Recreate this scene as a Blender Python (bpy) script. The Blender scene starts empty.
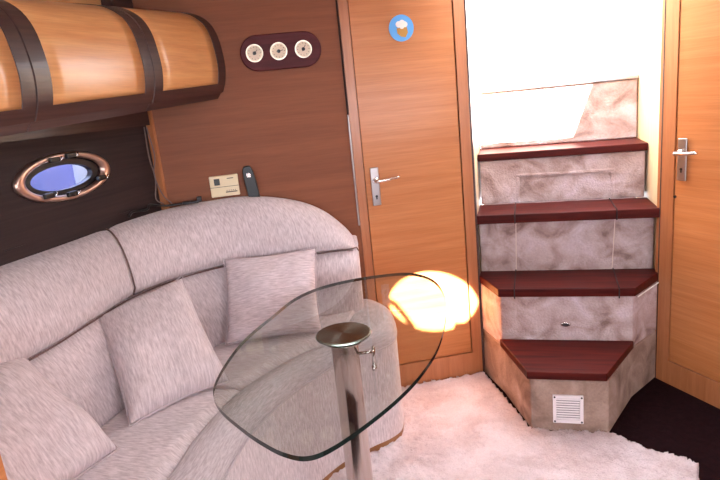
import bpy, bmesh, math, random
from mathutils import Vector, Matrix, noise
random.seed(7)
SC = bpy.context.scene
COL = SC.collection
PI = math.pi

# ------------------------------------------------------------------ helpers
def frame(o, d):
    d = Vector((d[0], d[1], 0)).normalized(); up = Vector((0, 0, 1)); y = up.cross(d)
    return Matrix(((d.x, y.x, 0, o[0]), (d.y, y.y, 0, o[1]), (0, 0, 1, 0), (0, 0, 0, 1)))

BH = frame((.136, 2.652), (.987, .161))     # door bulkhead
RW = frame((1.354, 2.497), (.35, -.937))    # right wall
LW = frame((-.85, 2.49), (.307, .952))      # porthole wall
ST = frame((.572, 2.721), (.962, -.275))    # stairs
ID = Matrix.Identity(4)
SW = .8137

def srgb(r, g, b):
    f = lambda c: (c/255/12.92) if c/255 <= .04045 else ((c/255+.055)/1.055)**2.4
    return (f(r), f(g), f(b), 1)

def props(o, label=None, cat=None, group=None, kind=None):
    if label: o['label'] = label
    if cat: o['category'] = cat
    if group: o['group'] = group
    if kind: o['kind'] = kind
    return o

def thing(name, label, cat, M=ID, loc=(0, 0, 0), rot=None, group=None):
    o = bpy.data.objects.new(name, None); COL.objects.link(o)
    m = M @ Matrix.Translation(loc)
    if rot is not None: m = m @ rot
    o.matrix_world = m; o.empty_display_size = .05
    return props(o, label, cat, group)

def obj(name, bm, mat, parent=None, M=None, smooth=False, bevel=0, seg=2, sub=0, label=None, normals=True):
    if normals: bmesh.ops.recalc_face_normals(bm, faces=bm.faces[:])
    me = bpy.data.meshes.new(name); bm.to_mesh(me); bm.free()
    for m in (mat if isinstance(mat, (list, tuple)) else [mat]): me.materials.append(m)
    o = bpy.data.objects.new(name, me); COL.objects.link(o)
    if parent: o.parent = parent
    if M is not None: o.matrix_local = M
    if smooth:
        for p in me.polygons: p.use_smooth = True
    if bevel:
        b = o.modifiers.new('bevel', 'BEVEL'); b.width = bevel; b.segments = seg; b.limit_method = 'ANGLE'; b.angle_limit = .6
        for p in me.polygons: p.use_smooth = True
        w = o.modifiers.new('wn', 'WEIGHTED_NORMAL'); w.keep_sharp = True
    if sub:
        s = o.modifiers.new('sub', 'SUBSURF'); s.levels = sub; s.render_levels = sub
    if label: o['label'] = label
    return o

def struct(name, bm, mat, M=None, **k):
    o = obj(name, bm, mat, None, M, **k); o['kind'] = 'structure'; return o

def box(bm, x0, x1, y0, y1, z0, z1):
    v = [bm.verts.new((x, y, z)) for x in (x0, x1) for y in (y0, y1) for z in (z0, z1)]
    for f in ((0, 1, 3, 2), (4, 6, 7, 5), (0, 4, 5, 1), (2, 3, 7, 6), (0, 2, 6, 4), (1, 5, 7, 3)):
        bm.faces.new([v[i] for i in f])
    return bm
def B(*a):
    return box(bmesh.new(), *a)
def prism(bm, poly, z0, z1, ax='z'):
    def P(a, b, c): return (a, b, c) if ax == 'z' else ((a, c, b) if ax == 'y' else (c, a, b))
    lo = [bm.verts.new(P(a, b, z0)) for a, b in poly]; hi = [bm.verts.new(P(a, b, z1)) for a, b in poly]
    n = len(poly)
    bm.faces.new(lo); bm.faces.new(hi)
    for i in range(n): bm.faces.new((lo[i], lo[(i+1) % n], hi[(i+1) % n], hi[i]))
    return bm
def ringprism(bm, outer, inner, z0, z1, ax='z'):
    def P(a, b, c): return (a, b, c) if ax == 'z' else ((a, c, b) if ax == 'y' else (c, a, b))
    n = len(outer)
    R = [[bm.verts.new(P(a, b, z)) for a, b in L] for L, z in ((outer, z0), (outer, z1), (inner, z1), (inner, z0))]
    for k in range(4):
        for i in range(n):
            bm.faces.new((R[k][i], R[k][(i+1) % n], R[(k+1) % 4][(i+1) % n], R[(k+1) % 4][i]))
    return bm
def ell(cx, cy, a, b, n=40, rot=0, p=2):
    out = []
    for i in range(n):
        t = 2*PI*i/n; c, s = math.cos(t), math.sin(t)
        x = a*math.copysign(abs(c)**(2/p), c); y = b*math.copysign(abs(s)**(2/p), s)
        out.append((cx+x*math.cos(rot)-y*math.sin(rot), cy+x*math.sin(rot)+y*math.cos(rot)))
    return out
def cyl(bm, p0, p1, r0, r1=None, n=24):
    r1 = r0 if r1 is None else r1
    p0, p1 = Vector(p0), Vector(p1); d = (p1-p0).normalized()
    a = d.orthogonal().normalized(); b = d.cross(a)
    A = [bm.verts.new(p0+(a*math.cos(t)+b*math.sin(t))*r0) for t in (2*PI*i/n for i in range(n))]
    C = [bm.verts.new(p1+(a*math.cos(t)+b*math.sin(t))*r1) for t in (2*PI*i/n for i in range(n))]
    bm.faces.new(A); bm.faces.new(C)
    for i in range(n): bm.faces.new((A[i], A[(i+1) % n], C[(i+1) % n], C[i]))
    return bm
def lathe(bm, prof, n=40, c=(0, 0)):
    rows = []
    for r, z in prof:
        rows.append([bm.verts.new((c[0]+r*math.cos(2*PI*i/n), c[1]+r*math.sin(2*PI*i/n), z)) for i in range(n)])
    for A, C in zip(rows, rows[1:]):
        for i in range(n): bm.faces.new((A[i], A[(i+1) % n], C[(i+1) % n], C[i]))
    bm.faces.new(rows[0]); bm.faces.new(rows[-1])
    return bm
def cr(pts, t):     # catmull-rom through pts, t in 0..len-1
    n = len(pts); i = min(int(t), n-2); u = t-i
    g = lambda k: Vector(pts[max(0, min(n-1, k))])
    p0, p1, p2, p3 = g(i-1), g(i), g(i+1), g(i+2)
    if i == 0: p0 = p1*2-p2
    if i == n-2: p3 = p2*2-p1
    return .5*((2*p1)+(p2-p0)*u+(2*p0-5*p1+4*p2-p3)*u*u+(3*p1-p0-3*p2+p3)*u**3)
def crv(pts, n):
    return [cr(pts, (len(pts)-1)*i/n) for i in range(n+1)]
def crclosed(pts, k=5):
    n = len(pts); ext = [pts[-2], pts[-1]]+list(pts)+[pts[0], pts[1], pts[2]]
    return [cr(ext, 2+i/k) for i in range(n*k)]
def tube(bm, pts, r, n=8, cap=True):
    pts = [Vector(p) for p in pts]; prev = None; rows = []
    for i, p in enumerate(pts):
        d = (pts[min(i+1, len(pts)-1)]-pts[max(i-1, 0)]).normalized()
        a = d.orthogonal().normalized() if prev is None else (prev-d*prev.dot(d)).normalized()
        prev = a; b = d.cross(a)
        rr = r if not callable(r) else r(i/(len(pts)-1))
        rows.append([bm.verts.new(p+(a*math.cos(2*PI*k/n)+b*math.sin(2*PI*k/n))*rr) for k in range(n)])
    for A, C in zip(rows, rows[1:]):
        for k in range(n): bm.faces.new((A[k], A[(k+1) % n], C[(k+1) % n], C[k]))
    if cap: bm.faces.new(rows[0]); bm.faces.new(rows[-1])
    return bm
def loft(bm, rows, capends=False, wrap=False):
    """rows[i][j] of Vectors; uv in metres"""
    uvl = bm.loops.layers.uv.verify()
    V = [[bm.verts.new(p) for p in r] for r in rows]
    nj = len(rows[0]); mid = nj//2
    us = [0]
    for i in range(1, len(rows)): us.append(us[-1]+(Vector(rows[i][mid])-Vector(rows[i-1][mid])).length)
    vs = [0]; rm = rows[len(rows)//2]
    for j in range(1, nj+1): vs.append(vs[-1]+(Vector(rm[j % nj])-Vector(rm[j-1])).length)
    for i in range(len(rows)-1):
        for j in range(nj if wrap else nj-1):
            j2 = (j+1) % nj
            f = bm.faces.new((V[i][j], V[i+1][j], V[i+1][j2], V[i][j2]))
            for l, uv in zip(f.loops, ((us[i], vs[j]), (us[i+1], vs[j]), (us[i+1], vs[j+1]), (us[i], vs[j+1]))): l[uvl].uv = uv
    if capends:
        for r in (V[0], V[-1]): bm.faces.new(r)
    return bm

# ------------------------------------------------------------------ materials
def newmat(name):
    m = bpy.data.materials.new(name); m.use_nodes = True
    nt = m.node_tree; return m, nt, nt.nodes['Principled BSDF']
def N(nt, t, **k):
    n = nt.nodes.new(t)
    for a, b in k.items():
        if a.startswith('i_'): n.inputs[a[2:].replace('_', ' ')].default_value = b
        else: setattr(n, a, b)
    return n
def plain(name, col, rough=.5, metal=0, coat=0, **k):
    m, nt, p = newmat(name)
    p.inputs['Base Color'].default_value = col; p.inputs['Roughness'].default_value = rough
    p.inputs['Metallic'].default_value = metal; p.inputs['Coat Weight'].default_value = coat
    for a, b in k.items(): p.inputs[a.replace('_', ' ')].default_value = b
    return m
def ramp(nt, fac, stops):
    r = nt.nodes.new('ShaderNodeValToRGB'); nt.links.new(fac, r.inputs[0])
    e = r.color_ramp.elements
    e[0].position, e[0].color = stops[0]; e[1].position, e[1].color = stops[-1]
    for s in stops[1:-1]:
        q = e.new(s[0]); q.color = s[1]
    return r
def bump(nt, p, h, strength=.2, dist=.002):
    b = N(nt, 'ShaderNodeBump'); b.inputs['Strength'].default_value = strength; b.inputs['Distance'].default_value = dist
    nt.links.new(h, b.inputs['Height']); nt.links.new(b.outputs[0], p.inputs['Normal'])
def wood(name, a, b, scale=(1.2, 6, 38), rough=.35, coat=.25, spec=.5):
    m, nt, p = newmat(name); L = nt.links.new
    tc = N(nt, 'ShaderNodeTexCoord'); mp = N(nt, 'ShaderNodeMapping'); mp.inputs['Scale'].default_value = scale
    L(tc.outputs['Object'], mp.inputs[0])
    n1 = N(nt, 'ShaderNodeTexNoise'); n1.inputs['Scale'].default_value = 1.6; n1.inputs['Detail'].default_value = 6; n1.inputs['Distortion'].default_value = .6
    L(mp.outputs[0], n1.inputs[0])
    r = ramp(nt, n1.outputs['Fac'], [(.3, b), (.5, tuple((x+y)/2 for x, y in zip(a, b))), (.7, a)])
    n2 = N(nt, 'ShaderNodeTexNoise'); n2.inputs['Scale'].default_value = 9; n2.inputs['Detail'].default_value = 3
    L(mp.outputs[0], n2.inputs[0])
    mx = N(nt, 'ShaderNodeMixRGB', blend_type='MULTIPLY'); mx.inputs[0].default_value = .22
    r2 = ramp(nt, n2.outputs['Fac'], [(.35, (.5, .5, .5, 1)), (.6, (1, 1, 1, 1))])
    L(r.outputs[0], mx.inputs[1]); L(r2.outputs[0], mx.inputs[2]); L(mx.outputs[0], p.inputs['Base Color'])
    p.inputs['Roughness'].default_value = rough; p.inputs['Coat Weight'].default_value = coat; p.inputs['Coat Roughness'].default_value = .18
    p.inputs['Specular IOR Level'].default_value = spec
    return m
def fabric(name, a, b, su=900, sv=60, bs=.35):
    m, nt, p = newmat(name); L = nt.links.new
    tc = N(nt, 'ShaderNodeTexCoord'); mp = N(nt, 'ShaderNodeMapping'); mp.inputs['Scale'].default_value = (su, sv, 1)
    L(tc.outputs['UV'], mp.inputs[0])
    n1 = N(nt, 'ShaderNodeTexNoise'); n1.inputs['Scale'].default_value = .28; n1.inputs['Detail'].default_value = 4; n1.inputs['Roughness'].default_value = .65
    L(mp.outputs[0], n1.inputs[0])
    r = ramp(nt, n1.outputs['Fac'], [(.34, b), (.66, a)])
    n2 = N(nt, 'ShaderNodeTexNoise'); n2.inputs['Scale'].default_value = 5; n2.inputs['Detail'].default_value = 3
    L(tc.outputs['Object'], n2.inputs[0])
    r2 = ramp(nt, n2.outputs['Fac'], [(.3, (.9, .9, .9, 1)), (.7, (1, 1, 1, 1))])
    mx = N(nt, 'ShaderNodeMixRGB', blend_type='MULTIPLY'); mx.inputs[0].default_value = 1
    L(r.outputs[0], mx.inputs[1]); L(r2.outputs[0], mx.inputs[2]); L(mx.outputs[0], p.inputs['Base Color'])
    p.inputs['Roughness'].default_value = .9; p.inputs['Sheen Weight'].default_value = .25; p.inputs['Specular IOR Level'].default_value = .15
    bump(nt, p, n1.outputs['Fac'], bs, .003)
    return m
def blotch(name, stops, scale=5, rough=.9, bs=.3, fine=120):
    m, nt, p = newmat(name); L = nt.links.new
    tc = N(nt, 'ShaderNodeTexCoord')
    n1 = N(nt, 'ShaderNodeTexNoise'); n1.inputs['Scale'].default_value = scale; n1.inputs['Detail'].default_value = 5; n1.inputs['Distortion'].default_value = .8
    L(tc.outputs['Object'], n1.inputs[0])
    r = ramp(nt, n1.outputs['Fac'], stops); 
    n2 = N(nt, 'ShaderNodeTexNoise'); n2.inputs['Scale'].default_value = fine; n2.inputs['Detail'].default_value = 3
    L(tc.outputs['Object'], n2.inputs[0])
    r2 = ramp(nt, n2.outputs['Fac'], [(.3, (.82, .82, .82, 1)), (.7, (1, 1, 1, 1))])
    mx = N(nt, 'ShaderNodeMixRGB', blend_type='MULTIPLY'); mx.inputs[0].default_value = .8
    L(r.outputs[0], mx.inputs[1]); L(r2.outputs[0], mx.inputs[2]); L(mx.outputs[0], p.inputs['Base Color'])
    p.inputs['Roughness'].default_value = rough; p.inputs['Specular IOR Level'].default_value = .2
    ad = N(nt, 'ShaderNodeMath', operation='ADD'); L(n1.outputs['Fac'], ad.inputs[0]); L(n2.outputs['Fac'], ad.inputs[1])
    bump(nt, p, ad.outputs[0], bs, .01)
    return m

M_door = wood('door_wood', srgb(192, 126, 78), srgb(178, 110, 64), scale=(.8, 5, 22), rough=.4, coat=.25, spec=.3)
M_bulk = wood('bulkhead_wood', srgb(134, 80, 53), srgb(124, 71, 47), scale=(.8, 5, 18), rough=.55, coat=.0, spec=.25)
M_frame = wood('frame_wood', srgb(180, 116, 76), srgb(164, 100, 62), scale=(26, 5, 1.2))
M_rail = wood('rail_wood', srgb(206, 136, 84), srgb(190, 120, 72), scale=(1, 5, 26))
M_lock = wood('locker_wood', srgb(220, 166, 112), srgb(202, 142, 88), scale=(1.2, 26, 26), rough=.32, coat=.25)
M_wenge = wood('wenge', srgb(72, 48, 46), srgb(52, 34, 35), scale=(1.5, 30, 50), rough=.35, coat=.25, spec=.3)
M_dwall = wood('dark_veneer', srgb(54, 40, 40), srgb(38, 28, 30), scale=(1.2, 20, 40), rough=.55, coat=.0, spec=.25)
M_tread = wood('mahogany', srgb(86, 26, 20), srgb(52, 13, 12), scale=(1.6, 26, 26), rough=.45, coat=.0, spec=.1)
M_cream = wood('cream_panel', srgb(232, 206, 168), srgb(222, 192, 150), scale=(20, 20, 1.2), rough=.5, coat=.1)
M_fab = fabric('sofa_fabric', srgb(222, 210, 213), srgb(182, 168, 172), su=560, sv=95)
M_fab2 = fabric('cushion_fabric', srgb(224, 210, 214), srgb(184, 168, 173), su=95, sv=560)
M_fabb = fabric('border_fabric', srgb(206, 196, 201), srgb(172, 161, 166), su=110, sv=520)
M_pipe = plain('piping', srgb(112, 90, 86), .9)
M_stair = blotch('stair_suede', [(.3, srgb(134, 110, 106)), (.42, srgb(172, 148, 144)), (.54, srgb(192, 172, 172)), (.7, srgb(210, 194, 202))], 8, bs=.6)
M_stair2 = blotch('brown_suede', [(.3, srgb(120, 98, 88)), (.45, srgb(150, 126, 114)), (.6, srgb(172, 148, 136)), (.75, srgb(190, 170, 162))], 6.5, bs=.5)  # browner, darker suede tone for the lowest riser only
M_rug = blotch('shag_rug', [(.3, srgb(196, 178, 180)), (.55, srgb(216, 202, 206)), (.8, srgb(228, 218, 222))], 6, .95, .8, 160)
M_floor = blotch('floor_carpet', [(.3, srgb(24, 11, 14)), (.7, srgb(34, 17, 20))], 40, .8, .3, 400)
M_floor.node_tree.nodes['Principled BSDF'].inputs['Specular IOR Level'].default_value = .03
M_ceil = plain('ceiling_vinyl', srgb(226, 214, 196), .7)
M_white = plain('white_gelcoat', srgb(240, 240, 236), .4)
M_chrome = plain('chrome', (.82, .8, .79, 1), .16, 1)
M_steel = plain('satin_steel', (.42, .38, .38, 1), .3, 1)
M_black = plain('black_plastic', srgb(20, 18, 22), .4)
M_gap = plain('dark_gap', srgb(40, 22, 20), .9)
M_gold = plain('brown_base', srgb(140, 92, 52), .5)

def brushed():
    m, nt, p = newmat('spun_steel'); L = nt.links.new
    p.inputs['Base Color'].default_value = (.24, .28, .24, 1); p.inputs['Metallic'].default_value = 1
    p.inputs['Roughness'].default_value = .24; p.inputs['Anisotropic'].default_value = .9
    t = N(nt, 'ShaderNodeTangent', direction_type='RADIAL', axis='Z'); L(t.outputs[0], p.inputs['Tangent'])
    return m
M_spun = brushed()
def glassmat(name, tint, gl=1.0):
    m, nt, p = newmat(name); L = nt.links.new
    nt.nodes.remove(p); out = nt.nodes['Material Output']
    t = N(nt, 'ShaderNodeBsdfTransparent'); t.inputs[0].default_value = tint
    g = N(nt, 'ShaderNodeBsdfGlossy'); g.inputs['Roughness'].default_value = .02
    fr = N(nt, 'ShaderNodeLayerWeight'); fr.inputs['Blend'].default_value = .5
    pw = N(nt, 'ShaderNodeMath', operation='POWER'); pw.inputs[1].default_value = 5; L(fr.outputs['Facing'], pw.inputs[0])
    ml = N(nt, 'ShaderNodeMath', operation='MULTIPLY_ADD'); ml.inputs[1].default_value = .9*gl; ml.inputs[2].default_value = .03*gl; L(pw.outputs[0], ml.inputs[0])
    mx = N(nt, 'ShaderNodeMixShader'); L(ml.outputs[0], mx.inputs[0]); L(t.outputs[0], mx.inputs[1]); L(g.outputs[0], mx.inputs[2])
    L(mx.outputs[0], out.inputs[0]); return m
M_glass = glassmat('table_glass', (.865, .885, .865, 1))
M_edge = plain('glass_edge', (.012, .02, .018, 1), .12)
M_pane = glassmat('porthole_glass', (.75, .8, .95, 1))

# ------------------------------------------------------------------ setting
HZ = 1.95
struct('floor', prism(bmesh.new(), [(-2.6, -1.6), (2.9, -1.6), (2.9, 3.4), (-2.6, 3.4)], -.06, 0), M_floor)
# rear bulkhead to the left of the door column
struct('wall_back', box(B(-1.02, -.133, 0, .04, 0, HZ), -.133, -.128, .008, .04, 0, HZ), M_bulk, BH)
bm = bmesh.new()      # door surround
box(bm, -.128, -.088, 0, .05, 0, HZ); box(bm, .387, .437, 0, .05, 0, HZ); box(bm, -.088, .387, 0, .05, 0, .125)
struct('trim_1', bm, M_frame, BH)
struct('trim_2', B(-.088, .387, .03, .045, .12, HZ), M_gap, BH)
struct('trim_3', B(-.139, -.131, -.008, .0, .87, 1.38), M_steel, BH, bevel=.003)
struct('trim_13', B(-.139, -.132, -.006, .0, 1.381, HZ), M_gap, BH, bevel=.002)
# hatch position and ceiling
HX, HY = .455, 1.045
def plate_with_hole(bm, outer, hole, z0, z1):
    n = len(hole)
    # outer rectangle matched to hole points by angle
    x0, x1, y0, y1 = outer; out = []
    cx = sum(h[0] for h in hole)/n; cy = sum(h[1] for h in hole)/n
    for hx, hy in hole:
        dx, dy = hx-cx, hy-cy; ts = []
        if dx > 1e-9: ts.append((x1-cx)/dx)
        if dx < -1e-9: ts.append((x0-cx)/dx)
        if dy > 1e-9: ts.append((y1-cy)/dy)
        if dy < -1e-9: ts.append((y0-cy)/dy)
        t = min(ts); out.append((cx+dx*t, cy+dy*t))
    return ringprism(bm, out, hole, z0, z1)
hatch = ell(HX, HY, .238, .20, 64, -.25)
bm = plate_with_hole(bmesh.new(), (-.4, 1.3, .2, 1.9), hatch, HZ, HZ+.05)
S0 = ST @ Vector((-.0, 0.02, 0)); S1 = ST @ Vector((SW-.0, .02, 0)); S2 = ST @ Vector((.14, -.36, 0)); S3 = ST @ Vector((SW, -.36, 0))
prism(bm, [(-2.6, -1.6), (2.9, -1.6), (2.9, .2), (-2.6, .2)], HZ, HZ+.05)
prism(bm, [(-2.6, .2), (-.4, .2), (-.4, 1.9), (-2.6, 1.9)], HZ, HZ+.05)
prism(bm, [(1.3, .2), (2.9, .2), (2.9, 1.9), (1.3, 1.9)], HZ, HZ+.05)
prism(bm, [(-2.6, 1.9), (2.9, 1.9), (2.9, 1.98), (S1.x+.1, S1.y), (S1.x, S1.y), (S3.x, S3.y), (S2.x, S2.y), (S0.x, S0.y), (.57, 2.785), (-.95, 2.55), (-2.6, 2.5)], HZ, HZ+.05)
struct('ceiling', bm, M_ceil)
h = thing('roof_hatch', 'oval open roof hatch in the cabin ceiling', 'hatch', loc=(HX, HY, HZ))
bm = ringprism(bmesh.new(), ell(0, 0, .268, .23, 64, -.25), ell(0, 0, .236, .198, 64, -.25), -.02, -.0005)
obj('hatch_frame', bm, M_chrome, h, smooth=False)
obj('stay_arm', tube(bmesh.new(), [(-.25, .07, -.03), (-.195, .015, -.012), (-.11, -.105, -.012), (-.1, -.21, -.012), (-.09, -.235, -.012)], .013), M_steel, h, smooth=True)
obj('latch', box(B(.105, .155, -.17, -.10, -.018, -.004), .115, .145, -.24, -.165, -.018, -.004), M_steel, h)

# right wall with the second door
bm = bmesh.new(); box(bm, -.02, .062, 0, .05, 0, HZ); box(bm, .062, 1.3, 0, .05, 0, .115); box(bm, .78, 1.3, 0, .05, .115, HZ)
struct('trim_4', bm, M_frame, RW)
struct('trim_5', B(.062, .78, .03, .045, .11, HZ), M_gap, RW)
struct('wall_right', B(1.3, 4.3, 0, .05, 0, HZ), M_bulk, RW)

# porthole wall (left)
def lw(y): return y
FEN = (.165, .42)
PCX = (Vector((-1.0, 2.02, 0))-Vector((-.85, 2.49, 0))).dot(Vector((.307, .952, 0)).normalized())
hole = ell(PCX, 1.286, .175, .062, 48, .0)
bm = bmesh.new()
def pwh_xz(bm, rect, hole, y0, y1):
    n = len(hole); x0, x1, z0, z1 = rect; out = []
    cx = sum(h[0] for h in hole)/n; cy = sum(h[1] for h in hole)/n
    for hx, hy in hole:
        dx, dy = hx-cx, hy-cy; ts = []
        if dx > 1e-9: ts.append((x1-cx)/dx)
        if dx < -1e-9: ts.append((x0-cx)/dx)
        if dy > 1e-9: ts.append((z1-cy)/dy)
        if dy < -1e-9: ts.append((z0-cy)/dy)
        t = min(ts); out.append((cx+dx*t, cy+dy*t))
    return ringprism(bm, out, hole, y0, y1, 'y')
pwh_xz(bm, (PCX-.3, PCX+.3, 1.1, 1.44), hole, 0, .05)
box(bm, -4.3, PCX-.3, 0, .05, 0, 1.84); box(bm, PCX+.3, .02, 0, .05, 0, 1.84)
box(bm, PCX-.3, PCX+.3, 0, .05, 0, 1.1); box(bm, PCX-.3, PCX+.3, 0, .05, 1.44, 1.84)
struct('wall_left', bm, M_dwall, LW)
struct('trim_6', B(-4.3, .02, 0, .05, 1.84, HZ), M_lock, LW)
struct('trim_7', B(-2.2, -.02, -.035, -.0005, 1.425, 1.492), M_wenge, LW)
struct('trim_8', B(-.0, .025, -.03, -.0005, 0, 1.49), M_frame, LW)
struct('trim_9', B(-.135, -.005, -.05, -.0005, 1.855, HZ), M_wenge, LW, bevel=.004)

# front wall behind the camera with wide saloon windows
bm = bmesh.new()
box(bm, -2.6, 2.9, -1.6, -1.55, 0, 1.0); box(bm, -2.6, 2.9, -1.6, -1.55, 1.57, HZ)
for x in (-2.6, -.75, 1.0, 2.8): box(bm, x, x+.1, -1.6, -1.55, 1.0, 1.57)
struct('wall_front', bm, M_frame)

# ------------------------------------------------------------------ doors
def lever_handle(parent, x, z, hgt, wid, ln, keyz):
    h = bmesh.new(); box(h, x-wid/2, x+wid/2, -.009, -.0005, z-hgt/2, z+hgt/2)
    pl = obj('handle_plate', h, M_steel, parent, bevel=.004, label='satin steel handle plate')
    b = bmesh.new(); zz = z+hgt*.17
    cyl(b, (x, -.0095, zz), (x, -.022, zz), .013)
    tube(b, crv([(x, -.02, zz), (x, -.047, zz), (x+.012, -.056, zz+.001), (x+.05, -.058, zz+.003), (x+ln, -.052, zz+.008)], 24), lambda t: .0095-.003*t, 14)
    obj('lever', b, M_chrome, parent, smooth=True, label='chrome lever')
    k = bmesh.new(); cyl(k, (x, -.0105, z-keyz), (x, -.0091, z-keyz), .006); box(k, x-.003, x+.003, -.0105, -.0091, z-keyz-.014, z-keyz)
    obj('keyhole', k, M_black, parent)
d1 = thing('door', 'orange wood cabin door with round blue sticker, left of the stairs', 'door', BH, (-.088, 0, 0))
d1['kind'] = 'structure'; d1.name = 'door_1'; del d1['category']
obj('door_leaf', B(.004, .470, 0.004, .03, .13, HZ-.005), M_door, d1, bevel=.002)
lever_handle(d1, .048, 1.043, .178, .04, .105, .045)
d2 = thing('door_2', 'orange wood cabin door with chrome handle, right of the stairs', 'door', RW, (.062, 0, 0)); d2['kind'] = 'structure'; del d2['category']
obj('door_leaf', B(.004, .714, .004, .03, .12, HZ-.005), M_door, d2, bevel=.002)
lever_handle(d2, .042, 1.062, .18, .042, .105, .04)
obj('screw_cap', cyl(bmesh.new(), (.008, .006, .898), (.008, -.002, .898), .006), M_black, d2)

# sticker
s = thing('round_sticker', 'round blue sticker with white and brown drawing, high on the wooden door', 'sticker', BH, (.142, 0, 1.727))
obj('disc', cyl(bmesh.new(), (0, .0039, 0), (0, -.002, 0), .056, n=48), plain('sticker_blue', srgb(84, 160, 226), .4), s)
pg = [(-.022, .0), (.024, .004), (.028, -.02), (.016, -.04), (-.004, -.036), (-.02, -.022)]
obj('brown_drawing', prism(bmesh.new(), pg, -.0031, -.0021, 'y'), plain('sticker_brown', srgb(176, 128, 50), .5), s)
bm = bmesh.new()
for i, (x, z, r) in enumerate([(-.012, .016, .013), (.004, .02, .014), (.016, .014, .012), (.002, .008, .012)]):
    cyl(bm, (x, -.0021-.0002*i, z), (x, -.0033-.0002*i, z), r)
obj('white_drawing', bm, plain('sticker_white', srgb(232, 226, 220), .5), s)

# gauges
g = thing('gauge_plaque', 'dark mahogany oval plaque mounted on bulkhead holding three round instruments', 'plaque', BH, (-.396, 0, 1.673))
L_, Hh = .173, .074
pts = [(L_-Hh+Hh*math.cos(t), Hh*math.sin(t)) for t in [(-PI/2+PI*i/16) for i in range(17)]]+[(-L_+Hh-Hh*math.cos(t), -Hh*math.sin(t)) for t in [(-PI/2+PI*i/16) for i in range(17)]]
obj('backboard', prism(bmesh.new(), pts, -.018, -.0005, 'y'), wood('plaque_wood', srgb(92, 34, 38), srgb(70, 24, 30), scale=(2, 8, 30), rough=.5, coat=0, spec=.2), g, bevel=.005)
M_dial = plain('dial_face', srgb(222, 204, 180), .5)
for i, (gx, lab, ang) in enumerate([(-.113, 'leftmost of the three small round dials on the plaque', .8), (-.011, 'middle one of the three small round dials on the plaque', .2), (.094, 'rightmost of the three small round dials on the plaque', 1.0)]):
    q = thing('gauge', 'pale round instrument, '+lab, 'gauge', BH, (-.396+gx, -.0185, 1.673), group='instruments on the wall plaque')
    obj('bezel', ringprism(bmesh.new(), ell(0, 0, .036, .036, 40), ell(0, 0, .031, .031, 40), -.014, -.0002, 'y'), plain('brass', (.7, .62, .5, 1), .35, 1), q)
    obj('dial', cyl(bmesh.new(), (0, -.0002, 0), (0, -.009, 0), .0308, n=40), M_dial, q)
    b = bmesh.new()
    for k in range(12):
        t = 2*PI*k/12; c, s_ = math.cos(t), math.sin(t)
        tube(b, [(c*.022, -.0096, s_*.022), (c*.027, -.0096, s_*.027)], .0008, 5)
    obj('tick_marks', b, M_black, q)
    b = bmesh.new(); c, s_ = math.cos(ang), math.sin(ang)
    tube(b, [(-c*.01, -.0105, -s_*.01), (c*.019, -.0105, s_*.019)], .0012, 6); cyl(b, (0, -.0092, 0), (0, -.0118, 0), .0075)
    obj('needle', b, M_black, q)

# control panel
c = thing('wall_controller', 'cream plastic controller box on the bulkhead above sofa', 'controller', BH, (-.716, 0, 1.133), Matrix.Rotation(.0, 4, 'Y') if False else None)
obj('housing', B(-.062, .062, -.02, -.0005, -.046, .046), plain('cream_plastic', srgb(226, 208, 172), .5), c, bevel=.004)
obj('display', B(-.042, -.018, -.0215, -.0202, .006, .034), M_black, c)
b = bmesh.new(); box(b, .014, .042, -.0212, -.0202, .03, .034); box(b, .002, .052, -.0212, -.0202, -.03, -.025); box(b, -.062, .062, -.0204, -.0199, -.004, -.002)
for k in range(5): box(b, .006+k*.009, .010+k*.009, -.0214, -.0202, -.022, -.019)
obj('markings', b, plain('grey_print', srgb(96, 84, 74), .6), c)
# handset
t = thing('wireless_handset', 'slim black handset leaning on the bulkhead right of cream controller', 'handset', BH, (-.586, -.022, 1.0), Matrix.Rotation(-.12, 4, 'Y'))
obj('handset_body', prism(bmesh.new(), ell(0, .1, .025, .11, 32, 0, 4), -.013, .013, 'y'), M_black, t, bevel=.004)
obj('earpiece', cyl(bmesh.new(), (0, -.0131, .17), (0, -.0155, .17), .010), M_chrome, t, label='small silver disc')

# ------------------------------------------------------------------ porthole
p = thing('porthole', 'oval chrome framed porthole in dark wall above the sofa', 'porthole', LW, (PCX, 0, 1.286))
bm = bmesh.new()
n = 64
prof = [(1.0, -.0005), (1.0, -.010), (.97, -.017), (.88, -.019), (.82, -.014), (.80, -.002), (.80, .045)]
rows = []
for k in range(n):
    t = 2*PI*k/n; row = []
    for s_, y in prof: 
        e = 1-s_; row.append(Vector(((.216-e*.2)*math.cos(t), y, (.082-e*.1)*math.sin(t))))
    rows.append(row)
rows.append(rows[0]); loft(bm, rows)
bmesh.ops.remove_doubles(bm, verts=bm.verts[:], dist=1e-5)
obj('frame', bm, plain('bronze_chrome', (.62, .42, .34, 1), .38, 1), p, smooth=True)
obj('gasket', ringprism(bmesh.new(), ell(0, 0, .171, .060, 48), ell(0.0, -.003, .142, .042, 48), .006, .03, 'y'), M_black, p)
obj('pane', prism(bmesh.new(), ell(0, -.003, .1425, .0425, 48), .012, .018, 'y'), M_pane, p)
for (x, z) in ((-.045, .062), (.03, .068), (-.1, -.05), (-.0, -.062), (.155, -.03)):
    cl = obj('clamp', B(x-.028, x+.014, -.03, -.016, z-.009, z+.009), M_black, p, bevel=.003, label='black clamp')
    obj('clamp_lever', tube(bmesh.new(), [(x+.012, -.026, z-.006), (x+.02, -.03, z), (x+.02, -.03, z+.009)], .003, 8), M_chrome, cl, smooth=True)
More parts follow.
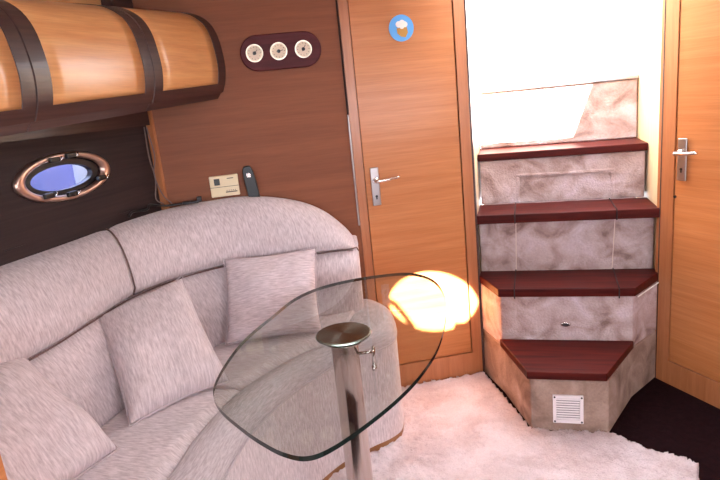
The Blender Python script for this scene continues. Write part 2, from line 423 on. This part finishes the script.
# what lies outside the porthole: a blue fender with a white hull beyond
f = thing('fender', 'white boat fender hanging outside the porthole', 'fender', LW, (FEN[0], FEN[1], 1.15))
bm = lathe(bmesh.new(), [(.02, -.36), (.08, -.34), (.115, -.28), (.12, 0), (.115, .28), (.08, .34), (.03, .36)], 32)
obj('fender_body', bm, M_white, f, smooth=True)
obj('eyelet', tube(bmesh.new(), [(.03*math.cos(a), 0, .38+.03*math.sin(a)) for a in [2*PI*i/12 for i in range(13)]], .008), M_black, f, smooth=True)
struct('wall_outside', B(-1.5, 5, .9, .95, .2, 1.9), plain('neighbour_hull', srgb(17, 19, 84), .5), LW)

# ------------------------------------------------------------------ overhead lockers
SEC = [(.0, 1.845), (.09, 1.845), (.16, 1.843), (.232, 1.828), (.278, 1.795), (.302, 1.745), (.312, 1.68), (.315, 1.62), (.308, 1.56), (.294, 1.515), (.278, 1.488), (.05, 1.488), (.0, 1.488)]
FACE = crv([(a, b, 0) for a, b in SEC[2:10]], 26)
def secrows(x0, x1, off, i0, i1, step=.05):
    rows = []; k = max(1, int((x1-x0)/step))
    for q in range(k+1):
        x = x0+(x1-x0)*q/k; row = []
        for i in range(i0, i1+1):
            P = FACE[i]; a = FACE[max(0, i-1)]; b_ = FACE[min(len(FACE)-1, i+1)]; tg = (b_-a).normalized(); nn = Vector((-tg.y, tg.x, 0))
            if nn.x < 0: nn = -nn
            row.append(Vector((x, -(P.x+nn.x*off), P.y+nn.y*off)))
        rows.append(row)
    return rows
def shell(x0, x1, o0, o1, i0, i1):
    bm = bmesh.new(); A = secrows(x0, x1, o0, i0, i1); C = secrows(x0, x1, o1, i0, i1)
    loft(bm, [a+list(reversed(c)) for a, c in zip(A, C)], capends=True, wrap=True); return bm
def shear(bm, x0=0):
    for v in bm.verts: v.co.x += -v.co.y*.515; v.co.z += .055*(v.co.x+x0)+.008
    return bm
def locker(x0, x1, label, b0, b1):
    """x0..x1 along the wall, b0/b1 widths of dark bands at the ends"""
    t = thing('overhead_locker', label, 'locker', LW, (x0, -.002, 0), group='wood lockers along the porthole wall'); w = x1-x0
    sec = [(-a, z) for a, z in SEC[:2]]+[(-q.x, q.y) for q in FACE]+[(-a, z) for a, z in SEC[10:]]
    bm = bmesh.new(); prism(bm, sec, .0015, w-.0015, 'x'); obj('carcass', shear(bm, x0), M_wenge, t)
    nf = len(FACE)-1
    d = obj('door_panel', shear(shell(b0, w-b1, .0003, .006, 0, nf-3), x0), M_lock, t, smooth=False)
    for p_ in d.data.polygons: p_.use_smooth = abs(p_.normal.x) < .5 and True
    if b0: obj('edge_band', shear(shell(.003, b0, .0003, .008, 0, nf), x0), M_wenge, t, label='dark brown edge band')
    if b1: obj('edge_band', shear(shell(w-b1, w-.003, .0003, .008, 0, nf), x0), M_wenge, t, label='dark brown edge band')
    obj('bottom_band', shear(shell(b0, w-b1, .0003, .008, nf-3, nf), x0), M_wenge, t, label='dark brown lower band')
    return t
locker(-1.75, -1.02, 'left locker overhead, cut off by the edge of the picture', .05, .046)
locker(-1.02, -.505, 'middle overhead locker, widest curved pale wood front in full view', .056, .050)
locker(-.505, -.004, 'right overhead locker ending in a dark band against the bulkhead', .050, .06)

# ------------------------------------------------------------------ stairs
stair = thing('companionway_stairs', 'steep stairs with mahogany treads and mottled beige risers between two doors', 'stairs', ST)
def tread(poly, z0, z1, lab=None):
    return obj('tread', prism(bmesh.new(), poly, z0, z1), M_tread, stair, bevel=.004, label=lab)
T1 = [(.212, -.515), (.521, -.515), (.675, -.2), (.675, -.192), (.096, -.192), (.096, -.2)]
T2 = [(.098, -.21), (.677, -.21), (SW-.004, -.005), (SW-.004, .068), (.004, .068), (.004, -.005)]
T3 = [(.004, -.003), (SW-.004, -.003), (SW-.004, .262), (.004, .262)]
T4 = [(.006, .25), (SW-.006, .25), (SW-.006, .62), (.006, .62)]
tread(T1, .246, .281, 'lowest mahogany tread, trapezoid'); tread(T2, .496, .535); tread(T3, .795, .838); tread(T4, 1.068, 1.105)
T5 = [(.006, .50), (SW-.006, .50), (SW-.006, .62), (.006, .62)]
obj('sill_strip', prism(bmesh.new(), T5, 1.405, 1.424), M_steel, stair, bevel=.003, label='thin metal sill at the top')
def riser(poly, z0, z1, lab=None, mat=None):
    bm = prism(bmesh.new(), poly, z0, z1); return obj('riser_block', bm, mat or M_stair, stair, bevel=.008, seg=3, label=lab)
riser([(.224, -.503), (.53, -.503), (.672, -.195), (SW-.005, .0), (SW-.005, .52), (.006, .52), (.006, 0), (.106, -.195)], 0, .2455, 'browner lowest riser', M_stair2)
riser([(.106, -.19), (.672, -.19), (SW-.005, .0), (SW-.005, .52), (.006, .52), (.006, 0)], .2458, .4955)
riser([(.008, .07), (SW-.008, .07), (SW-.008, .52), (.008, .52)], .4958, .7945)
riser([(.014, .264), (SW-.014, .264), (SW-.014, .62), (.014, .62)], .8385, 1.0675)
riser([(.008, .512), (SW-.008, .512), (SW-.008, .62), (.008, .62)], 1.1055, 1.4045)
# recessed panel trim on 4th riser
bm = bmesh.new()
def slab(x0, x1, z0, z1): box(bm, x0, x1, .256, .2635, z0, z1)
slab(.195, .66, .975, .99); slab(.195, .21, .84, .975); slab(.645, .66, .84, .975)
obj('access_panel', bm, M_stair, stair, bevel=.003)
# louvred vent
vx, vz = .372, .112
bm = bmesh.new(); ringprism(bm, [(vx-.06, vz-.064), (vx+.06, vz-.064), (vx+.06, vz+.064), (vx-.06, vz+.064)], [(vx-.046, vz-.05), (vx+.046, vz-.05), (vx+.046, vz+.05), (vx-.046, vz+.05)], -.514, -.5035, 'y')
v = obj('vent_grille', bm, plain('vent_white', srgb(226, 218, 222), .45), stair, bevel=.002, label='white louvred vent plate')
bm = bmesh.new()
for k in range(9):
    z = vz-.044+k*.011
    box(bm, vx-.047, vx+.047, -.511, -.508, z-.0035, z+.0035)
obj('louvres', bm, v.data.materials[0], v)
obj('vent_backing', B(vx-.05, vx+.05, -.5039, -.5032, vz-.052, vz+.052), M_black, v)
bm = bmesh.new()
for a in (-1, 1):
    for c_ in (-1, 1): obj('screw', cyl(bmesh.new(), (vx+a*.053, -.5165, vz+c_*.056), (vx+a*.053, -.5141, vz+c_*.056), .004, n=12), M_black, v)
# oval fitting
fit = obj('step_light', prism(bmesh.new(), ell(.39, .357, .022, .011, 28), -.198, -.1905, 'y'), M_chrome, stair, bevel=.002, label='small oval chrome fitting')
obj('lens', prism(bmesh.new(), ell(.39, .357, .014, .006, 24), -.1998, -.1981, 'y'), M_black, fit)
# welt seams on the risers and the white piping under the second tread
M_seam = plain('seam_thread2', srgb(214, 196, 184), .9)
obj('seam', tube(bmesh.new(), [(.186, .0685, .79), (.180, .0685, .54)], .0018, 6), M_seam, stair)
bm = tube(bmesh.new(), [(.636, .0685, .79), (.624, .0685, .54)], .0018, 6)
obj('seam', bm, plain('seam_thread', srgb(214, 196, 184), .9), stair)
obj('seam', tube(bmesh.new(), [(.69, -.196, .49), (SW-.004, -.012, .49)], .003, 6), M_white, stair)
# dark elastic cords over the treads
def cordpart(pts, lab):
    props(obj('elastic_cord', tube(bmesh.new(), pts, .0028, 8), plain('cord_black', srgb(34, 24, 26), .8), None, ST, smooth=True), lab, 'cord', 'dark cords over the stair treads')
for a, side in ((.182, 'left'), (.632, 'right')):
    dx = -.012 if side == 'left' else -.02
    cordpart([(a+.006, .262, .8412), (a, .0, .8412), (a, -.0058, .838), (a, -.0058, .793)], side+' dark cord stretched over the third tread from below')
    cordpart([(a-.004, .068, .5382), (a+dx, -.205, .5382), (a+dx, -.2132, .535), (a+dx, -.2132, .49)], side+' dark cord stretched over the second tread from below')
# stairwell side walls and cockpit
struct('wall_stairwell_left', B(-.03, .003, .052, .6, 0, 1.95), M_cream, ST)
struct('wall_stairwell_right', B(SW-.003, SW+.03, .03, .6, 0, 1.95), M_cream, ST)
struct('trim_10', B(-.012, .0035, -.0, .05, 0, HZ), M_wenge, ST)
struct('trim_11', B(SW-.004, SW+.0, -.0, .05, 0, HZ), M_wenge, ST)
bm = bmesh.new(); box(bm, -3, 4, .62, 5, 1.32, 1.40); box(bm, -3, -.031, .052, .62, 1.32, 1.40)
struct('floor_outside', bm, M_white, ST)
bm = bmesh.new(); box(bm, -.8, 1.6, 2.2, 2.8, 1.4005, 1.8); box(bm, -.8, 1.6, 2.6, 2.8, 1.8, 2.2)
cs = props(obj('cockpit_seat', bm, M_white, None, ST, bevel=.04), 'white cockpit bench out in the glare above the stairs', 'bench')

# ------------------------------------------------------------------ sofa
sofa = thing('curved_sofa', 'large curved grey-beige sofa wrapping around the glass table', 'sofa', loc=(-.6, 1.7, 0))
SO = Matrix.Translation((.6, -1.7, 0))
STN = [  # seat-back (z .54) , seam (z .82), top x,y,z
    ((-1.035, 1.12), (-1.115, 1.13), (-1.275, 1.19, 1.06)),
    ((-.965, 1.32), (-1.05, 1.31), (-1.20, 1.40, 1.06)),
    ((-.861, 1.607), (-.955, 1.60), (-1.105, 1.70, 1.06)),
    ((-.80, 1.77), (-.91, 1.82), (-1.033, 1.93, 1.06)),
    ((-.71, 1.98), (-.857, 2.03), (-.960, 2.16, 1.063)),
    ((-.63, 2.165), (-.737, 2.22), (-.835, 2.40, 1.07)),
    ((-.45, 2.26), (-.577, 2.335), (-.685, 2.50, 1.075)),
    ((-.33, 2.32), (-.38, 2.37), (-.475, 2.535, 1.075)),
    ((-.208, 2.35), (-.18, 2.39), (-.29, 2.565, 1.035)),
    ((-.10, 2.36), (-.09, 2.40), (-.165, 2.585, .975)),
    ((-.05, 2.38), (-.045, 2.41), (-.07, 2.598, .885)),
    ((-.014, 2.42), (-.010, 2.44), (-.014, 2.61, .80)),
]
def station(t):
    b = cr([(x[0][0], x[0][1], .54) for x in STN], t); s_ = cr([(x[1][0], x[1][1], .82) for x in STN], t); tp = cr([x[2] for x in STN], t)
    return b, s_, tp
def back_rows(t0, t1, n, kind):
    rows = []
    for i in range(n+1):
        t = t0+(t1-t0)*i/n; b, s_, tp = station(t); row = []
        e = min(1, (i+.0)/1.5, (n-i)/1.5) if True else 1
        pull = .012*(1-min(1, min(i, n-i)/1.5))
        out = Vector((b.x-tp.x, b.y-tp.y, 0)); out = out.normalized() if out.length > 1e-4 else Vector((0, -1, 0))
        sz = s_.z
        if kind == 'lower':
            if tp.z < .82: sz = tp.z+.0
            for k in range(3): row.append(Vector((b.x, b.y, .40+.05*k)) - out*pull)
            for k in range(9):
                u = k/8; P = b.lerp(Vector((s_.x, s_.y, sz-.004)), u)
                row.append(P+out*(.022*math.sin(PI*min(1, u*1.02)) - .016*max(0, (u-.85)/.15)**2 - pull))
            bk = Vector((tp.x, tp.y, 0))
            row.append(Vector((s_.x, s_.y, sz-.003))-out*.05); row.append(Vector((bk.x, bk.y, sz-.003))); row.append(Vector((bk.x, bk.y, .4)))
        else:
            tz = max(tp.z, sz+.012); hh = tz-sz; k_ = min(1, hh/.25)
            D = math.hypot(s_.x-tp.x, s_.y-tp.y)
            row.append(Vector((tp.x, tp.y, sz+.002))); row.append(Vector((s_.x, s_.y, sz+.002))-out*.05)
            row.append(Vector((s_.x, s_.y, sz+.002))-out*(.012+pull))
            row.append(Vector((s_.x, s_.y, sz+.012*k_))+out*(.014*k_-pull))
            for k in range(1, 13):
                th = PI/2*k/12; P = Vector((s_.x, s_.y, sz)).lerp(Vector((tp.x, tp.y, sz)), 1-math.cos(th)); P.z = sz+(hh-pull*.6)*math.sin(th)**.9
                row.append(P+out*(.034*k_*math.cos(th)**.7*(1 if th < PI/2-.01 else 0)-pull*math.cos(th)) if k < 12 else P)
        rows.append(row)
    return rows
def add_back(name, t0, t1, kind, n):
    bm = bmesh.new(); loft(bm, back_rows(t0, t1, n, kind), capends=True, wrap=True)
    o = obj(name, bm, M_fab, sofa, SO, smooth=True)
    md = o.modifiers.new('e', 'EDGE_SPLIT'); md.split_angle = 1.0
    return o
E_ = len(STN)-1
add_back('backrest_bolster', 0, 4.0, 'upper', 40); add_back('backrest_bolster', 4.01, E_, 'upper', 70)
add_back('backrest', 0, E_, 'lower', 110)
# piping between the two bolsters and beneath them
rr = back_rows(3.97, 4.03, 2, 'upper')[1]
obj('piping', tube(bmesh.new(), [p for p in rr[3:]], .003, 8), M_pipe, sofa, SO, smooth=True, label='dark brown piping')
pts = []
for i in range(121):
    b, s_, tp = station(E_*i/120); out = (Vector((b.x-tp.x, b.y-tp.y, 0))).normalized(); z = .82 if tp.z > .82 else tp.z
    pts.append(Vector((s_.x, s_.y, z-.001))+out*.002)
obj('piping', tube(bmesh.new(), pts, .0028, 8), M_pipe, sofa, SO, smooth=True, label='dark brown piping')

OUT = [(-.56, 1.0), (-.515, 1.14), (-.455, 1.33), (-.437, 1.47), (-.395, 1.65), (-.31, 1.835), (-.17, 2.02), (-.04, 2.115), (.045, 2.165), (.098, 2.22), (.118, 2.31), (.118, 2.41), (.10, 2.50), (.04, 2.59), (-.03, 2.615)]
INN = [(-.70, 1.03), (-.65, 1.15), (-.575, 1.33), (-.545, 1.51), (-.485, 1.72), (-.395, 1.875), (-.27, 2.01), (-.18, 2.075), (-.125, 2.12), (-.10, 2.18), (-.095, 2.25), (-.09, 2.32), (-.075, 2.38), (-.05, 2.44), (-.03, 2.50)]
NB = 90
co = crv([(a, b, 0) for a, b in OUT], NB); ci = crv([(a, b, 0) for a, b in INN], NB)
rows = []
for o_, i_ in zip(co, ci):
    row = [Vector((i_.x, i_.y, .40)), Vector((i_.x, i_.y, .50)), Vector((i_.x, i_.y, .528)).lerp(Vector((o_.x, o_.y, .528)), .03)]
    for k in range(10):
        th = PI/2*k/9; D = (o_-i_).length
        r_ = min(.085, D*.6)
        P = i_.lerp(o_, (D-r_*(1-math.sin(th)))/D); row.append(Vector((P.x, P.y, .458+.08*math.cos(th))))
    row.insert(3, i_.lerp(o_, .15)+Vector((0, 0, .538)))
    row.append(Vector((i_.lerp(o_, .97).x, i_.lerp(o_, .97).y, .452)))
    row.append(Vector((i_.x, i_.y, .44)))
    rows.append(row)
bm = bmesh.new(); loft(bm, rows, capends=True, wrap=True); o = obj('seat_border', bm, M_fabb, sofa, SO, smooth=True); md = o.modifiers.new('e', 'EDGE_SPLIT'); md.split_angle = 1.0
rows = []
for o_, i_ in zip(co, ci):
    P = i_.lerp(o_, .985); Q = i_.lerp(o_, .95)
    rows.append([Vector((P.x, P.y, z)) for z in (.448, .40, .3, .2, .1, .035)]+[Vector((Q.x, Q.y, .035)), Vector((Q.x, Q.y, .448))])
bm = bmesh.new(); loft(bm, rows, capends=True, wrap=True); o = obj('front_panel', bm, M_fab, sofa, SO, smooth=True); md = o.modifiers.new('e', 'EDGE_SPLIT'); md.split_angle = 1.0
obj('piping', tube(bmesh.new(), [Vector((p.x, p.y, .452)) for p in [i_.lerp(o_, .99) for i_, o_ in zip(ci, co)]], .0035, 6), M_fabb, sofa, SO, smooth=True)
rows = []
for o_, i_ in zip(co, ci):
    P = i_.lerp(o_, .975); Q = i_.lerp(o_, .9); rows.append([Vector((P.x, P.y, .034)), Vector((P.x, P.y, .001)), Vector((Q.x, Q.y, .001)), Vector((Q.x, Q.y, .034))])
bm = bmesh.new(); loft(bm, rows, capends=True, wrap=True); obj('base_strip', bm, M_gold, sofa, SO, label='brown base strip')
# seat cushions
SB = [(-1.05, 1.13), (-1.01, 1.25), (-.93, 1.44), (-.88, 1.60), (-.80, 1.82), (-.70, 2.02), (-.61, 2.19), (-.45, 2.285), (-.33, 2.345), (-.2, 2.37), (-.1, 2.38), (-.03, 2.46)]
SI = [(-.70, 1.03), (-.65, 1.15), (-.575, 1.33), (-.545, 1.51), (-.445, 1.80), (-.36, 1.925), (-.27, 2.01), (-.21, 2.055), (-.16, 2.09), (-.125, 2.12), (-.108, 2.16), (-.095, 2.25)]
def seat(name, t0, t1, n):
    rows = []
    for i in range(n+1):
        t = t0+(t1-t0)*i/n; a = cr([(x, y, 0) for x, y in SB], t); c_ = cr([(x, y, 0) for x, y in SI], t)
        e = max(0, 1-min(i, n-i)/2.0); row = [Vector((a.x, a.y, .41))]
        for k in range(13):
            u = k/12; P = a.lerp(c_, u); eu = max(0, 1-min(u, 1-u)/.09)
            row.append(Vector((P.x, P.y, .548-.022*eu**2-.02*e**2-.006*math.sin(PI*u)*-1)))
        row.append(Vector((c_.x, c_.y, .41))); rows.append(row)
    bm = bmesh.new(); loft(bm, rows, capends=True, wrap=True); o = obj(name, bm, M_fab, sofa, SO, smooth=True)
    md = o.modifiers.new('e', 'EDGE_SPLIT'); md.split_angle = 1.1
seat('seat_cushion', 0, 3.97, 40); seat('seat_cushion', 4.03, 11, 60)

# ------------------------------------------------------------------ throw pillows
def pillow(TL, TR, BR, BL, th, label, seed, mat, sc=1.09):
    c = (Vector(TL)+Vector(TR)+Vector(BR)+Vector(BL))/4
    TL, TR, BR, BL = [(Vector(v)-c)*sc for v in (TL, TR, BR, BL)]
    nn = (TR-BL).cross(TL-BR).normalized()
    if nn.dot(Vector((0, 0, 1.45))-c) < 0: nn = -nn
    n = 26; bm = bmesh.new(); uvl = bm.loops.layers.uv.verify(); G = {}
    for side in (1, -1):
        for i in range(n+1):
            for j in range(n+1):
                edge = i in (0, n) or j in (0, n)
                if side == -1 and edge: G[(side, i, j)] = G[(1, i, j)]; continue
                u, v = i/n, j/n; U, V = 2*u-1, 2*v-1
                pin = 1-.075*(1-abs(V)**2)*abs(U)**6; pin2 = 1-.075*(1-abs(U)**2)*abs(V)**6
                uu = .5+.5*U*pin; vv = .5+.5*V*pin2
                P = BL.lerp(BR, uu).lerp(TL.lerp(TR, uu), vv)
                prof = (max(0, (1-abs(U)**3)*(1-abs(V)**3)))**.5
                w = noise.noise(Vector((u*3+seed, v*3, side)))*.022+noise.noise(Vector((u*7+seed, v*7, side*3)))*.005
                P = P+nn*side*(th*prof+w*min(1, prof*1.6))
                G[(side, i, j)] = bm.verts.new(P)
        for i in range(n):
            for j in range(n):
                f = bm.faces.new([G[(side, a, b)] for a, b in ((i, j), (i+1, j), (i+1, j+1), (i, j+1))])
                for l, (a, b) in zip(f.loops, ((i, j), (i+1, j), (i+1, j+1), (i, j+1))): l[uvl].uv = (a/n*.38, b/n*.38)
    t = thing('throw_pillow', label, 'pillow', loc=c, group='throw pillows on the curved sofa')
    obj('pillow_cover', bm, mat, t, smooth=True, sub=1)
    ring = [G_ for G_ in [None]]
    pp = []
    def pt(u, v):
        U, V = 2*u-1, 2*v-1
        pin = 1-.075*(1-abs(V)**2)*abs(U)**6; pin2 = 1-.075*(1-abs(U)**2)*abs(V)**6
        uu = .5+.5*U*pin; vv = .5+.5*V*pin2; return BL.lerp(BR, uu).lerp(TL.lerp(TR, uu), vv)
    for k in range(20): pp.append(pt(k/20, 0))
    for k in range(20): pp.append(pt(1, k/20))
    for k in range(20): pp.append(pt(1-k/20, 1))
    for k in range(21): pp.append(pt(0, 1-k/20))
    obj('seam_edge', tube(bmesh.new(), pp, .0022, 6, cap=False), M_fab2, t, smooth=True)
pillow((-.905, 1.86, .80), (-.690, 2.07, .84), (-.515, 1.80, .575), (-.745, 1.598, .575), .078, 'middle throw pillow, tilted on the straight side of sofa beside bolster seam', 1.3, M_fab, 1.14)
pillow((-.555, 2.29, .85), (-.20, 2.32, .85), (-.20, 2.15, .57), (-.555, 2.12, .57), .07, 'upright square pillow in the sofa corner behind the glass table top', 5.1, M_fab2)
pillow((-1.12, 1.17, .84), (-.985, 1.50, .83), (-.765, 1.435, .575), (-.885, 1.11, .575), .085, 'nearest throw pillow, at lower left corner of the picture', 9.7, M_fab, 1.16)

# ------------------------------------------------------------------ table
GP = [(-0.412, 1.335), (-0.419, 1.44), (-0.404, 1.591), (-0.375, 1.711), (-0.322, 1.853), (-0.264, 2.000), (-0.18, 2.10), (-0.055, 2.162), (0.113, 2.185), (0.202, 2.155), (0.259, 2.055), (0.272, 1.888), (0.246, 1.695), (0.19, 1.485), (0.125, 1.337), (0.056, 1.225), (-0.023, 1.127), (-0.099, 1.05), (-0.151, 1.025), (-0.203, 1.048), (-0.258, 1.1), (-0.309, 1.16), (-0.375, 1.25)]
TC = Vector((-.079, 1.62, 0))
tb = thing('pedestal_table', 'clear glass table with rounded corners on thick steel pedestal', 'table', loc=TC)
pl = [(p.x-TC.x, p.y-TC.y) for p in crclosed([(a, b, 0) for a, b in GP], 6)]
bm = prism(bmesh.new(), pl, .748, .760)
bm.faces.ensure_lookup_table()
o = obj('glass_top', bm, [M_glass, M_edge], tb, label='clear glass top with dark edge')
for p_ in o.data.polygons:
    if abs(p_.normal.z) < .5: p_.material_index = 1
obj('hub_disc', lathe(bmesh.new(), [(.03, .7605), (.083, .7605), (.085, .763), (.084, .7665), (.08, .768), (.0005, .768)], 64), M_spun, tb, smooth=False, label='round brushed steel disc')
obj('pedestal', lathe(bmesh.new(), [(.062, .002), (.062, .05), (.046, .06), (.043, .07), (.041, .55), (.041, .735), (.06, .742), (.062, .7475)], 48), plain('pedestal_steel', (.64, .58, .54, 1), .16, 1), tb, smooth=True)
obj('base_flange', lathe(bmesh.new(), [(.15, .0), (.15, .008), (.14, .014), (.063, .018)], 48), M_steel, tb, smooth=True)
bm = bmesh.new(); cyl(bm, (.04, -.01, .70), (.085, -.012, .70), .005); tube(bm, [(.085, -.012, .718), (.085, -.012, .70), (.083, -.012, .655)], .0055, 10); cyl(bm, (.083, -.012, .655), (.083, -.012, .642), .008)
obj('clamp_screw', bm, M_chrome, tb, smooth=True, label='chrome clamp screw')

# ------------------------------------------------------------------ rug
from mathutils.geometry import intersect_point_line
so = [(a-.012, b+.012) for a, b in OUT[1:10]]+[(.105, 2.31), (.105, 2.42), (.09, 2.51), (.04, 2.59), (.03, 2.62)]
def stp(a, b): v = ST @ Vector((a, b, 0)); return (v.x, v.y)
rugp = so+[(.14, 2.642), (.56, 2.708), stp(.0, -.01), stp(.220, -.503), stp(.528, -.508), (.949, 2.088), (.977, 2.045), (1.019, 1.985), (1.087, 1.925), (1.149, 1.868), (1.165, 1.84), (1.12, 1.77), (1.02, 1.5), (.85, 1.15), (.6, 1.0), (0, .95)]
def inside(x, y, P):
    c_ = False; j = len(P)-1
    for i in range(len(P)):
        if (P[i][1] > y) != (P[j][1] > y) and x < (P[j][0]-P[i][0])*(y-P[i][1])/(P[j][1]-P[i][1])+P[i][0]: c_ = not c_
        j = i
    return c_
def near_table(x, y): return math.hypot(x-TC.x, y-TC.y) < .155
bm = bmesh.new(); g_ = .007; vd = {}
def hv(x, y):
    h = .013+.010*noise.noise(Vector((x*38, y*38, 0)))+.007*noise.noise(Vector((x*90, y*90, 3)))+.006*noise.noise(Vector((x*9, y*9, 7)))
    return max(.004, h)
def getv(i, j):
    if (i, j) not in vd:
        x, y = -.55+i*g_, .94+j*g_
        vd[(i, j)] = bm.verts.new((x+random.uniform(-.002, .002), y+random.uniform(-.002, .002), hv(x, y)))
    return vd[(i, j)]
for i in range(255):
    for j in range(262):
        x, y = -.55+(i+.5)*g_, .94+(j+.5)*g_
        if inside(x, y, rugp) and not near_table(x, y): bm.faces.new((getv(i, j), getv(i+1, j), getv(i+1, j+1), getv(i, j+1)))
ed = [e for e in bm.edges if len(e.link_faces) == 1]
r_ = bmesh.ops.extrude_edge_only(bm, edges=ed)
for v_ in [q for q in r_['geom'] if isinstance(q, bmesh.types.BMVert)]: v_.co.z = .001
rg = obj('shag_rug', bm, M_rug, None, None, smooth=True); props(rg, 'cream shaggy rug covering the floor in front of the stairs', 'rug')

# ------------------------------------------------------------------ corner cables, near cabinet
def cable(pts, r, mat, lab): props(obj('cable', tube(bmesh.new(), crv(pts, 40), r, 8), mat, None, LW, smooth=True), lab, 'cable', 'cables in the corner by the porthole wall')
M_cab = plain('cable_grey', srgb(120, 100, 96), .6)
cable([(-.03, -.012, 1.42), (-.045, -.02, 1.3), (-.03, -.02, 1.2), (-.05, -.02, 1.12), (-.02, -.03, 1.09)], .0025, M_cab, 'left grey cable hanging in the corner behind sofa')
cable([(-.015, -.012, 1.42), (-.02, -.03, 1.3), (-.045, -.03, 1.22), (-.02, -.035, 1.13), (-.0, -.06, 1.085)], .0025, M_cab, 'right grey cable hanging in the corner behind sofa')
cable([(-.25, -.03, 1.085), (-.2, -.015, 1.095), (-.14, -.035, 1.09), (-.09, -.015, 1.10), (-.04, -.05, 1.085), (.0, -.11, 1.083)], .005, M_black, 'black cable lying along the top of sofa back in the corner')
struct('trim_12', prism(bmesh.new(), [(-.975, 2.10), (-.855, 2.46), (-.50, 2.535), (-.50, 2.53), (-.70, 2.49), (-.84, 2.40), (-.955, 2.13)], 1.03, 1.052), M_wenge)
rc = thing('remote_control', 'small black gadget on sofa top ledge left of cream controller', 'remote', BH, (-.86, -.06, 1.08))
obj('casing', box(B(-.04, .03, -.012, .012, 0, .012), .022, .042, -.012, .012, .004, .026), M_black, rc, bevel=.004)
cb = thing('wood_cabinet', 'orange wood cabinet edge at the lower left corner of the picture', 'cabinet', LW, (-1.439, 0, 0))
bm = B(-.4, -.0, -.645, -.002, 0, 1.0)
obj('carcass', bm, M_door, cb, bevel=.004); obj('cabinet_top', B(-.4, .0, -.649, -.002, 1.0, 1.02), M_wenge, cb, bevel=.003)
obj('plinth', B(-.39, -.02, -.649, -.6455, .0, .08), M_wenge, cb)

# ------------------------------------------------------------------ light, world, camera
W = bpy.data.worlds.new('world'); SC.world = W; W.use_nodes = True
nt = W.node_tree; bg = nt.nodes['Background']; bg.inputs[0].default_value = (.88, .92, 1, 1); bg.inputs[1].default_value = 14
sun = bpy.data.lights.new('sun', 'SUN'); sun.energy = 160; sun.angle = math.radians(.6); sun.color = (1, .93, .8)
so_ = bpy.data.objects.new('sun', sun); COL.objects.link(so_)
so_.rotation_euler = Vector((.036, -.483, .45)).to_track_quat('Z', 'Y').to_euler()
for (x, y) in ((.2, .35), (1.0, .1)):  # unseen lamps added overhead to supplement the interior light
    t = thing('added_fill_light', 'added round fill lamp, out of view in the cabin ceiling', 'lamp', loc=(x, y, HZ-.001), group='added fill lamps')
    obj('housing', lathe(bmesh.new(), [(.13, 0), (.13, -.02), (.11, -.03), (.105, -.02), (.1, 0)], 32), M_chrome, t)
    l = bpy.data.lights.new('lamp', 'AREA'); l.shape = 'DISK'; l.size = .19; l.energy = 8; l.color = (1, .88, .9)
    lo = bpy.data.objects.new('lamp', l); COL.objects.link(lo); lo.parent = t; lo.location = (0, 0, -.026)

cam = bpy.data.cameras.new('camera'); cam.sensor_width = 36; cam.lens = 574/720*36; cam.clip_start = .02
co_ = bpy.data.objects.new('camera', cam); COL.objects.link(co_)
R = ((0.9948217, 0.1016355, 0), (-0.02439, 0.2387321, -0.9707791), (-0.0986656, 0.9657522, 0.2399748))
co_.matrix_world = Matrix([list(R[i])+[(0, 0, 1.45)[i]] for i in range(3)]+[[0, 0, 0, 1]])
SC.camera = co_
SC.view_settings.view_transform = 'Standard'; SC.view_settings.look = 'None'; SC.view_settings.gamma = 1; SC.view_settings.exposure = -.07
SC.cycles.use_denoising = True
SC.cycles.max_bounces = 10; SC.cycles.diffuse_bounces = 6; SC.cycles.transparent_max_bounces = 12
SC.cycles.sample_clamp_indirect = 6
